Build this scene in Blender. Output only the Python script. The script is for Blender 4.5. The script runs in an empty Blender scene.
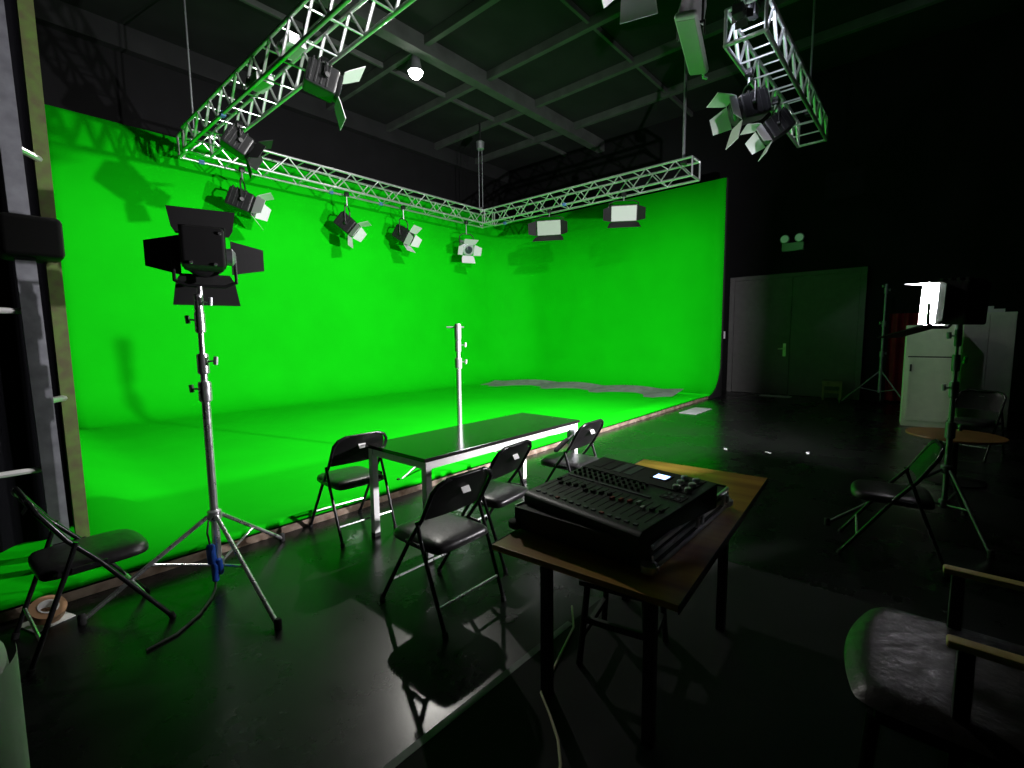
import bpy, bmesh, math, random
from mathutils import Vector, Matrix
random.seed(7)
C = bpy.context.scene.collection
PI = math.pi
V = Vector

# ------------------------------------------------------------------ materials
def mat(name, col, rough=.5, metal=0., spec=.5, noise=0., nscale=8., rvar=0., bump=0., bscale=60., emit=None, estr=0., col2=None, coat=0.):
    m = bpy.data.materials.new(name); m.use_nodes = True
    nt = m.node_tree; b = nt.nodes['Principled BSDF']
    b.inputs['Base Color'].default_value = (*col, 1)
    b.inputs['Roughness'].default_value = rough
    b.inputs['Metallic'].default_value = metal
    b.inputs['Specular IOR Level'].default_value = spec
    b.inputs['Coat Weight'].default_value = coat
    tc = nt.nodes.new('ShaderNodeTexCoord')
    if noise or rvar or col2:
        n = nt.nodes.new('ShaderNodeTexNoise'); n.inputs['Scale'].default_value = nscale; n.inputs['Detail'].default_value = 6
        nt.links.new(tc.outputs['Object'], n.inputs['Vector'])
        r = nt.nodes.new('ShaderNodeMapRange'); r.inputs[1].default_value = .3; r.inputs[2].default_value = .7
        nt.links.new(n.outputs['Fac'], r.inputs[0])
        if noise or col2:
            c = nt.nodes.new('ShaderNodeMix'); c.data_type = 'RGBA'
            a2 = col2 if col2 else tuple(min(1, x*(1+noise)) for x in col)
            a1 = col if col2 else tuple(x*(1-noise) for x in col)
            c.inputs[6].default_value = (*a1, 1); c.inputs[7].default_value = (*a2, 1)
            nt.links.new(r.outputs[0], c.inputs[0]); nt.links.new(c.outputs[2], b.inputs['Base Color'])
        if rvar:
            q = nt.nodes.new('ShaderNodeMapRange'); q.inputs[3].default_value = max(.02, rough-rvar); q.inputs[4].default_value = min(1, rough+rvar)
            nt.links.new(n.outputs['Fac'], q.inputs[0]); q.inputs[1].default_value = .3; q.inputs[2].default_value = .7
            nt.links.new(q.outputs[0], b.inputs['Roughness'])
    if bump:
        n2 = nt.nodes.new('ShaderNodeTexNoise'); n2.inputs['Scale'].default_value = bscale; n2.inputs['Detail'].default_value = 4
        nt.links.new(tc.outputs['Object'], n2.inputs['Vector'])
        bp = nt.nodes.new('ShaderNodeBump'); bp.inputs['Strength'].default_value = bump; bp.inputs['Distance'].default_value = .01
        nt.links.new(n2.outputs['Fac'], bp.inputs['Height']); nt.links.new(bp.outputs['Normal'], b.inputs['Normal'])
    if emit:
        b.inputs['Emission Color'].default_value = (*emit, 1); b.inputs['Emission Strength'].default_value = estr
    return m

M = {}
M['green'] = mat('chroma_green_paint', (.0028, .50, .0036), .8, noise=.05, nscale=1.3, spec=.05, bump=.05, bscale=25)
M['black_wall'] = mat('black_wall_paint', (.0025, .0026, .0031), .85, noise=.3, nscale=2, spec=.2)
M['curtain'] = mat('black_drape', (.006, .006, .008), .95, spec=.1)
M['ceiling'] = mat('dark_ceiling', (.011, .0115, .012), .85, noise=.25, nscale=1.5, spec=.2)
M['beam'] = mat('dark_grey_beam', (.042, .048, .043), .7, noise=.25, nscale=3)
M['door'] = mat('charcoal_door_paint', (.10, .10, .095), .6, noise=.1)
M['alu'] = mat('brushed_aluminium', (.72, .73, .74), .34, metal=.85, noise=.08, nscale=20)
M['chrome'] = mat('chrome_steel', (.86, .86, .88), .30, metal=.9, rvar=.05, nscale=30)
M['steel'] = mat('dull_steel', (.42, .44, .46), .4, metal=.8, noise=.15, nscale=12)
M['black'] = mat('black_metal', (.010, .010, .011), .4, noise=.2)
M['blackm'] = mat('matte_black', (.004, .004, .0045), .7, noise=.2)
M['tube'] = mat('black_enamel_tube', (.012, .012, .013), .22)
M['vinyl'] = mat('black_vinyl', (.016, .015, .016), .34, rvar=.06, nscale=14, bump=.12, bscale=45)
M['leather'] = mat('dark_brown_leather', (.022, .018, .018), .40, rvar=.12, nscale=16, bump=.35, bscale=26)
M['white'] = mat('white_paint', (.80, .80, .78), .4, noise=.04)
M['whitec'] = mat('white_cloth', (.86, .87, .86), .8, noise=.06, bump=.2, bscale=20)
M['silver'] = mat('silver_grey_paint', (.58, .58, .60), .5, metal=.2)
M['tabletop'] = mat('charcoal_laminate', (.012, .012, .011), .12, spec=.42, noise=.15)
M['paper'] = mat('white_paper', (.78, .78, .76), .7)
M['rubber'] = mat('black_rubber', (.012, .012, .012), .8)
M['mat'] = mat('grey_felt_mat', (.34, .36, .36), .9, noise=.2, nscale=5, bump=.3, bscale=18)
M['cream'] = mat('cream_cabinet_paint', (.80, .83, .70), .5, noise=.05)
M['pale_wood'] = mat('pale_varnished_wood', (.52, .38, .16), .4, noise=.15, nscale=20)
M['raw_wood'] = mat('scuffed_raw_board', (.60, .48, .38), .7, col2=(.18, .11, .07), nscale=9)
M['stool_wood'] = mat('worn_stool_wood', (.24, .19, .10), .6, noise=.25, nscale=10)
M['orange_wood'] = mat('orange_brown_wood', (.24, .10, .03), .4, noise=.2, nscale=6)
M['red'] = mat('dark_red_fabric', (.34, .018, .03), .85, noise=.3, nscale=4)
M['blue'] = mat('blue_plastic', (.02, .10, .55), .4)
M['bluestrap'] = mat('blue_strap', (.08, .20, .45), .6)
M['tan'] = mat('brown_tape', (.40, .22, .11), .5)
M['post'] = mat('old_yellow_wood_post', (.11, .20, .035), .7, col2=(.10, .09, .04), nscale=14)
M['galv'] = mat('galvanised_steel', (.30, .31, .34), .5, metal=.5, noise=.25, nscale=10)
M['cable'] = mat('black_cable_sheath', (.012, .012, .012), .5)
M['palecable'] = mat('pale_cable_sheath', (.62, .55, .40), .5)
M['mixer'] = mat('mixer_panel', (.018, .019, .021), .4)
M['strip'] = mat('mixer_grey_strip', (.10, .11, .13), .5)
M['redcap'] = mat('red_cap', (.4, .03, .03), .5)
M['casewood'] = mat('flight_case_ply', (.012, .012, .012), .5, bump=.1, bscale=120)
M['screen'] = mat('lit_display', (.1, .15, .3), .3, emit=(.35, .55, 1.), estr=4.)
M['lens'] = mat('dark_glass_lens', (.03, .035, .045), .1, coat=.5)
M['bulb'] = mat('lit_lamp', (1, 1, 1), .4, emit=(1., .97, .92), estr=60.)
M['key_bulb'] = mat('lit_panel_lamp', (1, 1, 1), .4, emit=(1., .97, 1.), estr=30.)
M['lampgreen'] = mat('emergency_lamp_housing', (.30, .42, .34), .5)
M['lampglow'] = mat('emergency_lamp_face', (.7, .8, .72), .4, emit=(.5, .9, .65), estr=.05)
M['coolbulb'] = mat('lit_lamp_lens', (1, 1, 1), .4, emit=(.8, .87, 1.), estr=8.)
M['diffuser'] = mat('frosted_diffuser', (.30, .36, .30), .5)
M['darksteel'] = mat('dark_steel', (.16, .17, .18), .4, metal=.8)
M['brass'] = mat('satin_handle', (.62, .58, .46), .35, metal=.7)

def mat_floor():
    m = bpy.data.materials.new('dark_vinyl_floor'); m.use_nodes = True
    nt = m.node_tree; b = nt.nodes['Principled BSDF']; L = nt.links
    tc = nt.nodes.new('ShaderNodeTexCoord')
    n = nt.nodes.new('ShaderNodeTexNoise'); n.inputs['Scale'].default_value = 1.1; n.inputs['Detail'].default_value = 8; n.inputs['Roughness'].default_value = .65
    L.new(tc.outputs['Object'], n.inputs['Vector'])
    cr = nt.nodes.new('ShaderNodeValToRGB'); cr.color_ramp.elements[0].position = .35; cr.color_ramp.elements[1].position = .7
    cr.color_ramp.elements[0].color = (.0036, .0038, .0038, 1); cr.color_ramp.elements[1].color = (.0075, .0078, .0075, 1)
    L.new(n.outputs['Fac'], cr.inputs['Fac'])
    # pale scuffs and specks of paint
    n2 = nt.nodes.new('ShaderNodeTexNoise'); n2.inputs['Scale'].default_value = 5.5; n2.inputs['Detail'].default_value = 3
    mp = nt.nodes.new('ShaderNodeMapping'); mp.inputs['Scale'].default_value = (1.0, 1.8, 1)
    L.new(tc.outputs['Object'], mp.inputs['Vector']); L.new(mp.outputs['Vector'], n2.inputs['Vector'])
    r2 = nt.nodes.new('ShaderNodeMapRange'); r2.inputs[1].default_value = .735; r2.inputs[2].default_value = .77; L.new(n2.outputs['Fac'], r2.inputs[0])
    mx = nt.nodes.new('ShaderNodeMix'); mx.data_type = 'RGBA'; mx.inputs[7].default_value = (.07, .07, .065, 1)
    L.new(r2.outputs[0], mx.inputs[0]); L.new(cr.outputs['Color'], mx.inputs[6]); L.new(mx.outputs[2], b.inputs['Base Color'])
    r3 = nt.nodes.new('ShaderNodeMapRange'); r3.inputs[1].default_value = .3; r3.inputs[2].default_value = .7; r3.inputs[3].default_value = .22; r3.inputs[4].default_value = .34
    L.new(n.outputs['Fac'], r3.inputs[0]); L.new(r3.outputs[0], b.inputs['Roughness'])
    b.inputs['Specular IOR Level'].default_value = .42
    return m
M['floor'] = mat_floor()
M['floormat'] = mat('black_floor_covering', (.0040, .0036, .0046), .8, noise=.3, nscale=3, spec=.25)

def mat_wood_table():
    m = bpy.data.materials.new('wood_laminate_table'); m.use_nodes = True
    nt = m.node_tree; b = nt.nodes['Principled BSDF']; L = nt.links
    tc = nt.nodes.new('ShaderNodeTexCoord'); mp = nt.nodes.new('ShaderNodeMapping'); mp.inputs['Scale'].default_value = (7, .6, 1)
    L.new(tc.outputs['Object'], mp.inputs['Vector'])
    n = nt.nodes.new('ShaderNodeTexNoise'); n.inputs['Scale'].default_value = 1.3; n.inputs['Detail'].default_value = 5
    L.new(mp.outputs['Vector'], n.inputs['Vector'])
    cr = nt.nodes.new('ShaderNodeValToRGB'); cr.color_ramp.elements[0].position = .36; cr.color_ramp.elements[1].position = .66
    cr.color_ramp.elements[0].color = (.30, .11, .025, 1); cr.color_ramp.elements[1].color = (.55, .30, .06, 1)
    L.new(n.outputs['Fac'], cr.inputs['Fac']); L.new(cr.outputs['Color'], b.inputs['Base Color'])
    b.inputs['Roughness'].default_value = .32
    return m
M['wood'] = mat_wood_table()

# ------------------------------------------------------------------ mesh helpers
class MB:
    def __init__(s): s.bm = bmesh.new()
    def box(s, a, b, bev=0., mtx=None, seg=2):
        x0, y0, z0 = a; x1, y1, z1 = b
        vs = [s.bm.verts.new(p) for p in ((x0,y0,z0),(x1,y0,z0),(x1,y1,z0),(x0,y1,z0),(x0,y0,z1),(x1,y0,z1),(x1,y1,z1),(x0,y1,z1))]
        fs = [s.bm.faces.new([vs[i] for i in f]) for f in ((0,3,2,1),(4,5,6,7),(0,1,5,4),(1,2,6,5),(2,3,7,6),(3,0,4,7))]
        if bev:
            es = list({e for f in fs for e in f.edges})
            r = bmesh.ops.bevel(s.bm, geom=es, offset=bev, segments=seg, affect='EDGES', profile=.5)
            vs = list({v for f in r['faces'] for v in f.verts} | {v for v in vs if v.is_valid})
        if mtx is not None:
            for v in vs: v.co = mtx @ v.co
        return s
    def tube(s, pts, r, n=10, closed=False, caps=True):
        pts = [V(p) for p in pts]; k = len(pts)
        rr = r if isinstance(r, (list, tuple)) else [r]*k
        def tang(i):
            if closed: return (pts[(i+1) % k]-pts[i-1]).normalized()
            if i == 0: return (pts[1]-pts[0]).normalized()
            if i == k-1: return (pts[-1]-pts[-2]).normalized()
            return ((pts[i+1]-pts[i]).normalized()+(pts[i]-pts[i-1]).normalized()).normalized()
        t = tang(0); u = t.orthogonal().normalized(); rings = []
        for i in range(k):
            t2 = tang(i); q = t.rotation_difference(t2); u = (q @ u); u = (u-t2*u.dot(t2)).normalized(); t = t2
            w = t.cross(u)
            sc = 1.
            if 0 < i < k-1 and not closed:
                d = (pts[i+1]-pts[i]).normalized().dot((pts[i]-pts[i-1]).normalized()); sc = 1/max(.6, math.sqrt(max(.01, (1+d)/2)))
            rings.append([s.bm.verts.new(pts[i]+(u*math.cos(2*PI*j/n)+w*math.sin(2*PI*j/n))*rr[i]*sc) for j in range(n)])
        rg = range(k) if closed else range(k-1)
        for i in rg:
            a, b = rings[i], rings[(i+1) % k]
            for j in range(n): s.bm.faces.new((a[j], a[(j+1) % n], b[(j+1) % n], b[j]))
        if caps and not closed:
            s.bm.faces.new(list(reversed(rings[0]))); s.bm.faces.new(rings[-1])
        return s
    def lathe(s, prof, n=20, mtx=None):
        rings = []
        for r, z in prof:
            rings.append([s.bm.verts.new((r*math.cos(2*PI*j/n), r*math.sin(2*PI*j/n), z)) for j in range(n)])
        for a, b in zip(rings, rings[1:]):
            for j in range(n): s.bm.faces.new((a[j], a[(j+1) % n], b[(j+1) % n], b[j]))
        s.bm.faces.new(list(reversed(rings[0]))); s.bm.faces.new(rings[-1])
        if mtx is not None:
            for rg in rings:
                for v in rg: v.co = mtx @ v.co
        return s
    def prism(s, poly, vec, bev=0.):
        a = [s.bm.verts.new(V(p)) for p in poly]; b = [s.bm.verts.new(V(p)+V(vec)) for p in poly]; n = len(a)
        fs = [s.bm.faces.new(list(reversed(a))), s.bm.faces.new(b)]
        for i in range(n): fs.append(s.bm.faces.new((a[i], a[(i+1) % n], b[(i+1) % n], b[i])))
        if bev: bmesh.ops.bevel(s.bm, geom=list(set(list(fs[0].edges)+list(fs[1].edges))), offset=bev, segments=2, affect='EDGES', profile=.5)
        return s
    def grid(s, fn, nu, nv, thick=0.):
        vs = [[s.bm.verts.new(fn(i/nu, j/nv)) for j in range(nv+1)] for i in range(nu+1)]
        fs = []
        for i in range(nu):
            for j in range(nv): fs.append(s.bm.faces.new((vs[i][j], vs[i+1][j], vs[i+1][j+1], vs[i][j+1])))
        if thick: bmesh.ops.solidify(s.bm, geom=fs, thickness=thick)
        return s
    def xf(s, m):
        for v in s.bm.verts: v.co = m @ v.co
        return s
    def build(s, name, m, parent=None, ang=40, sub=0):
        bmesh.ops.recalc_face_normals(s.bm, faces=s.bm.faces[:])
        me = bpy.data.meshes.new(name); s.bm.to_mesh(me); s.bm.free()
        for p in me.polygons: p.use_smooth = True
        me.set_sharp_from_angle(angle=math.radians(ang))
        me.materials.append(M[m] if isinstance(m, str) else m)
        o = bpy.data.objects.new(name, me); C.objects.link(o)
        if parent is not None: o.parent = parent
        if sub:
            md = o.modifiers.new('sub', 'SUBSURF'); md.levels = sub; md.render_levels = sub
        else:
            md = o.modifiers.new('weighted_normals', 'WEIGHTED_NORMAL'); md.keep_sharp = True; md.weight = 100
        return o

def tag(o, label, cat, group=None):
    o['label'] = label; o['category'] = cat
    if group: o['group'] = group
    return o
def thing(name, label, cat, loc=(0,0,0), rz=0., group=None):
    o = bpy.data.objects.new(name, None); C.objects.link(o); o.empty_display_size = .1
    o.location = loc; o.rotation_euler = (0, 0, math.radians(rz)); return tag(o, label, cat, group)
def struct(o): o['kind'] = 'structure'; return o
def dup(root, loc, rz, label, group=None):
    r = root.copy(); C.objects.link(r); r.location = loc; r.rotation_euler = (0, 0, math.radians(rz)); r['label'] = label
    if group: r['group'] = group
    for ch in list(root.children):
        c = ch.copy(); C.objects.link(c); c.parent = r
        for g in list(ch.children):
            d = g.copy(); C.objects.link(d); d.parent = c
    return r
def aimm(d, up=V((0,0,1))):
    y = V(d).normalized(); x = y.cross(up).normalized(); z = x.cross(y)
    return Matrix((x, y, z)).transposed().to_4x4()
def arc(c, r, a0, a1, n, f):
    return [f(c[0]+r*math.cos(a0+(a1-a0)*i/n), c[1]+r*math.sin(a0+(a1-a0)*i/n)) for i in range(n+1)]

# ------------------------------------------------------------------ room
X0, X1, Y0, Y1, ZC = -3.2, 13.8, -2.1, 12.5, 7.75
struct(MB().box((X0,Y0,-.1), (X1,Y1,0)).build('floor', 'floor'))
struct(MB().box((X0,Y0,ZC), (X1,Y1,ZC+.1)).build('ceiling', 'ceiling'))
struct(MB().box((X1,Y0-.1,-.1), (X1+.15,Y1+.1,ZC+.1)).build('wall_back', 'black_wall'))
struct(MB().box((X0-.1,Y1,-.1), (X1,Y1+.1,ZC+.1)).build('wall_left', 'black_wall'))
struct(MB().box((X0-.1,Y0-.1,-.1), (X1,Y0,ZC+.1)).build('wall_right', 'black_wall'))
struct(MB().box((X0-.1,Y0,-.1), (X0,Y1,ZC+.1)).build('wall_front', 'black_wall'))
# ceiling beams
tn = [0]
def beam(a, b, m='beam'):
    tn[0] += 1
    return struct(MB().box(a, b, .01).build('trim_%d' % tn[0], m))
beam((X0,8.18,7.42), (X1,8.44,ZC))                      # deep main beam
for x in (4.85, 6.67, 8.50, 10.30, 12.1):
    beam((x-.06,Y0,7.56), (x+.06,8.18,ZC)); beam((x-.06,8.44,7.56), (x+.06,Y1,ZC))
for y in (9.68, 5.4, 2.8):
    beam((X0,y-.035,7.64), (X1,y+.035,ZC-.001))
beam((X0,Y1-.22,7.30), (X1,Y1,ZC-.002), 'ceiling')
# double door in the back wall
dl = struct(thing('door_1', 'x', 'door', (13.8,0,0)))
for k in ('label', 'category'): del dl[k]
f = MB().box((-.07,4.08,0), (0,4.20,3.10), .008).box((-.07,1.20,0), (0,1.32,3.10), .008).box((-.07,1.32,3.0), (0,4.08,3.10), .008)
f.build('door_frame', 'door', dl)
for y0, y1 in ((2.715,4.075), (1.325,2.705)):
    lf = MB().box((-.045,y0,.01), (-.005,y1,2.995), .006).build('door_leaf', 'door', dl)
h = MB().box((-.06,2.79,1.0), (-.045,2.86,1.33), .005).tube([(-.06,2.825,1.2),(-.11,2.825,1.2),(-.115,2.96,1.19)], .013)
h.build('door_handle', 'brass', dl)
# light switch by the door
t = thing('light_switch', 'small white double light switch on the wall right of the green screen', 'light switch', (13.8,4.36,1.56))
MB().box((-.025,-.06,-.10), (0,.06,.10), .006).build('plate', 'white', t)
for z in (-.05,.04): MB().box((-.036,-.035,z-.03), (-.024,.035,z+.03), .004).build('rocker', 'silver', t)
# emergency light with two heads
t = thing('emergency_light', 'twin-head emergency light box on the back wall above the double door', 'emergency light', (13.8,2.74,3.80))
MB().box((-.12,-.24,-.16), (0,.24,.04), .02).build('housing', 'lampgreen', t)
for y in (-.15,.17):
    hd = MB().lathe([(.05,0),(.10,.03),(.11,.10),(.10,.12)], 18, Matrix.Translation((-.06,y,.13)) @ Matrix.Rotation(-PI/2, 4, 'Y')).build('lamp_head', 'lampgreen', t)
    MB().lathe([(.09,.118),(.085,.13)], 18, Matrix.Translation((-.06,y,.13)) @ Matrix.Rotation(-PI/2, 4, 'Y')).build('lens', 'lampglow', hd)
# loose black floor covering in the near foreground
struct(MB().box((X0,Y0,0), (3.35,1.40,.006)).build('trim_30', 'floormat'))
struct(MB().box((X0,1.385,.0), (2.05,1.42,.0075)).build('trim_31', 'mat'))

# ------------------------------------------------------------------ green screen: one continuous cove
GX, GY, GT, R = 12.6, 11.1, 5.41, .80
GP = .07
cy = thing('green_screen', 'large painted green screen cove of two tall walls and a raised floor', 'green screen', (6.5,7.5,0))
cyo = V((6.5,7.5,0))
def prof(n=14):
    p = [(0.,GT)]
    p.append((0., 3.6)); p.append((0., GP+R+.4))
    for i in range(n+1):
        a = PI/2*i/n; p.append((R-R*math.cos(a), GP+R-R*math.sin(a)))
    return p
P = prof()
XL, YR = .92, 4.02
mb = MB(); bm = mb.bm
RC = .55                                    # corner radius between the two walls
cols = []
def col(pt_fn): cols.append([bm.verts.new(pt_fn(d, z)) for d, z in P])
nx = 40
for i in range(nx+1):
    x = XL+(GX-R-RC-XL)*i/nx
    col(lambda d, z, x=x: (x, GY-d, z))
cr = R+RC
for i in range(1, 13):
    a = PI/2*i/12
    cx, cyy = GX-cr, GY-cr
    col(lambda d, z, a=a: (cx+math.sin(a)*(cr-d), cyy+math.cos(a)*(cr-d), z))
for i in range(1, 21):
    y = (GY-cr)+(YR-(GY-cr))*i/20
    col(lambda d, z, y=y: (GX-d, y, z))
for a, b in zip(cols, cols[1:]):
    for j in range(len(P)-1): bm.faces.new((a[j], b[j], b[j+1], a[j+1]))
# floor sheet (front edge slightly out of square, left edge curling up)
bed = [c[-1] for c in cols]
cen_y = 3.80
def fy(x): return 3.835+(x-.0)*.0190
def lift(x, y):
    if x > 1.15: return 0.
    t_ = max(0, 1-abs(x-.62)/.5); return .16*t_*t_*(3-2*t_)*min(1, max(0, (y-4.0)/1.2))
nyf = 14
prev = None
rows = []
leftx = [-.55,-.2,.1,.3,.45,.6]
allx = leftx+[c[-1].co.x for c in cols[:nx+1]]
edge_y = GY-R
for x in allx:
    r_ = []
    for j in range(nyf+1):
        y = fy(x)+(edge_y-fy(x))*j/nyf
        r_.append(bm.verts.new((x, y, GP+lift(x, y))))
    rows.append(r_)
for a, b in zip(rows, rows[1:]):
    for j in range(nyf): bm.faces.new((a[j], a[j+1], b[j+1], b[j]))
# remaining floor right of the straight run up to the back-wall cove
bx = [c[-1].co.copy() for c in cols[nx:]]
last = rows[-1]
xs = last[0].co.x
ring = [bm.verts.new(p) for p in bx[1:]]
pe = bm.verts.new((GX-R, fy(GX-R), GP))
fl = list(last)+ring+[pe]
bm.faces.new(fl)
bmesh.ops.remove_doubles(bm, verts=bm.verts[:], dist=.0008)
# thickness outwards so the shell is solid from behind
bmesh.ops.recalc_face_normals(bm, faces=bm.faces[:])
mb.xf(Matrix.Translation(-cyo))
o = mb.build('painted_surface', 'green', cy, 50)
md = o.modifiers.new('thick', 'SOLIDIFY'); md.thickness = .05; md.offset = -1
g = bpy.data.meshes
# raw board along the front edge of the raised floor
mb = MB()
nE = 30
poly = []
def edge(u, v):
    x = -.55+(GX-R+.1+.55)*u; y = fy(x)-.012
    return (x, y, .002+v*.060)
mb.grid(edge, nE, 1, .012)
mb.xf(Matrix.Translation(-cyo)).build('edge_board', 'raw_wood', cy)
MB().prism([(GX-R+.05,YR-.03,.0),(GX+.06,YR-.03,0),(GX+.06,YR-.03,GT),(GX-.015,YR-.03,GT),(GX-.015,YR-.03,GP+R)]+[(GX-R+(R-.015)*math.cos(-a), YR-.03, GP+R+.0-(R)*math.sin(a)) for a in [PI/2*i/8 for i in range(1,9)]], (0,.03,0)).xf(Matrix.Translation(-cyo)).build('end_panel', 'blackm', cy)

# grey mat lying on the green floor
def matf(u, v):
    y = 4.55+5.68*v; x = 10.36+.10*math.sin(v*5)-.62*max(0,(v-.7)/.3)**1.4+(1.15+.10*math.sin(v*9+1))*u
    z = GP+.02+.05*abs(math.sin(v*11+u*2))*u+.035*max(0, math.sin(v*23))*(1-u)+.10*u*u
    return (x, y, z)
tag(MB().grid(matf, 6, 60, .02).build('floor_mat', 'mat'), 'long rumpled grey mat lying on the green floor near its back wall', 'mat')

# ------------------------------------------------------------------ trusses
def lerp(a, b, t): return a+(b-a)*t
def truss(label, A, axis, L, w, hgt, n, m='alu', loc=None, straps=()):
    """box truss from corner A along axis ('x' or 'y'); bottom-near corner at A"""
    t = thing('lighting_truss', label, 'lighting truss', A, 0, 'lighting trusses above the studio')
    def P_(s, c, z): return (s, c, z) if axis == 'x' else (c, s, z)
    rt = .026
    for c, z in ((0,0),(w,0),(0,hgt),(w,hgt)):
        MB().tube([P_(0,c,z), P_(L,c,z)], rt, 10).build('chord', m, t)
    k = n*2
    for c in (0, w):
        pts = []
        for i in range(k+1):
            s = .04+(L-.08)*i/k; pts.append(P_(s, c, 0 if i % 2 == 0 else hgt))
        MB().tube(pts, .0125, 8).build('lacing', m, t)
    for i in range(n+1):
        s = .03+(L-.06)*i/n
        for z in (0, hgt):
            MB().tube([P_(s,0,z), P_(s,w,z)], .0125, 8).build('rung', m, t)
    for s in (0, L):
        mbx = MB()
        for q in (((0,0),(w,0)),((w,0),(w,hgt)),((w,hgt),(0,hgt)),((0,hgt),(0,0))):
            mbx.tube([P_(s,q[0][0],q[0][1]), P_(s,q[1][0],q[1][1])], .02, 8)
        mbx.build('end_frame', m, t)
    for s, c, z in straps:
        a, b = P_(s-.05,c-.035,z-.035), P_(s+.05,c+.035,z+.035)
        MB().box(tuple(min(p,q) for p,q in zip(a,b)), tuple(max(p,q) for p,q in zip(a,b)), .01).build('strap', 'bluestrap', t)
    return t
ZB, HT, WT = 4.86, .37, .42
truss('aluminium box truss running along the top of the left green wall', (2.72,9.98,ZB), 'x', 7.75, WT, HT, 11, straps=((.35,.42,0),(2.9,.42,0),(4.2,.42,0)))
truss('aluminium box truss running along the top of the back green wall', (10.10,3.92,ZB), 'y', 6.03, WT, HT, 9, straps=((3.2,.0,0),(5.6,.42,0)))
truss('aluminium box truss jutting from the left wall towards the camera at upper left', (2.68,2.0,ZB), 'y', 7.95, WT, HT, 14, straps=((6.0,0,0),))
truss('short ladder-like box truss hanging alone at upper right', (5.95,1.55,ZB), 'x', 3.95, WT, HT, 8)
# hangers
def hanger(label, x, y, z0, r=.025):
    t = thing('hanger_pole', label, 'hanger pole', (x,y,z0), 0, 'poles hanging the trusses from the ceiling')
    MB().tube([(0,0,0),(0,0,ZC-z0)], r, 10).build('pole', 'steel', t)
    MB().box((-.07,-.05,-.06), (.07,.05,.06), .01).build('clamp', 'black', t)
    MB().lathe([(.09,ZC-z0-.03),(.09,ZC-z0)], 14).build('ceiling_plate', 'black', t)
hanger('dark pole hanging the right end of the back wall truss', 10.31, 4.19, ZB+HT+.02, .032)
hanger('thin pole hanging the far left corner of the trusses', 2.9, 10.1, ZB+HT+.02, .016)
hanger('pole hanging the near end of the truss at upper left', 2.9, 2.6, ZB+HT+.02)
hanger('pole hanging the near end of the ladder-like truss at upper right', 6.2, 1.76, ZB+HT+.02, .03)
hanger('pole hanging the far end of the ladder-like truss at upper right', 9.5, 1.76, ZB+HT+.02, .016)
# chain hoist over the inner corner
t = thing('chain_hoist', 'small chain hoist hanging over the corner where two trusses meet', 'hoist', (10.22,10.2,ZB+HT))
MB().lathe([(.06,1.75),(.11,1.78),(.12,1.98),(.05,2.03)], 16).build('motor', 'steel', t)
for dx in (-.07,.07): MB().tube([(dx,0,.02),(dx,0,1.78)], .010, 6).build('chain', 'galv', t)
MB().tube([(0,0,2.0),(0,0,ZC-ZB-HT)], .02, 8).build('rod', 'black', t)
MB().lathe([(.02,.0),(.05,.02),(.05,.10),(.02,.14)], 12).build('hook_block', 'chrome', t)
# pipe carrying the near lamps, above the picture
t = thing('lighting_pipe', 'steel lighting pipe spanning between the upper left and upper right trusses', 'pipe', (2.95,1.78,ZB+HT+.03))
MB().tube([(-.3,0,0),(3.4,0,0)], .03, 10).build('tube', 'steel', t)
for x_ in (-.05, 3.2): MB().box((x_-.06,-.05,-.05), (x_+.06,.05,.05), .01).build('clamp', 'black', t)

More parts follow.
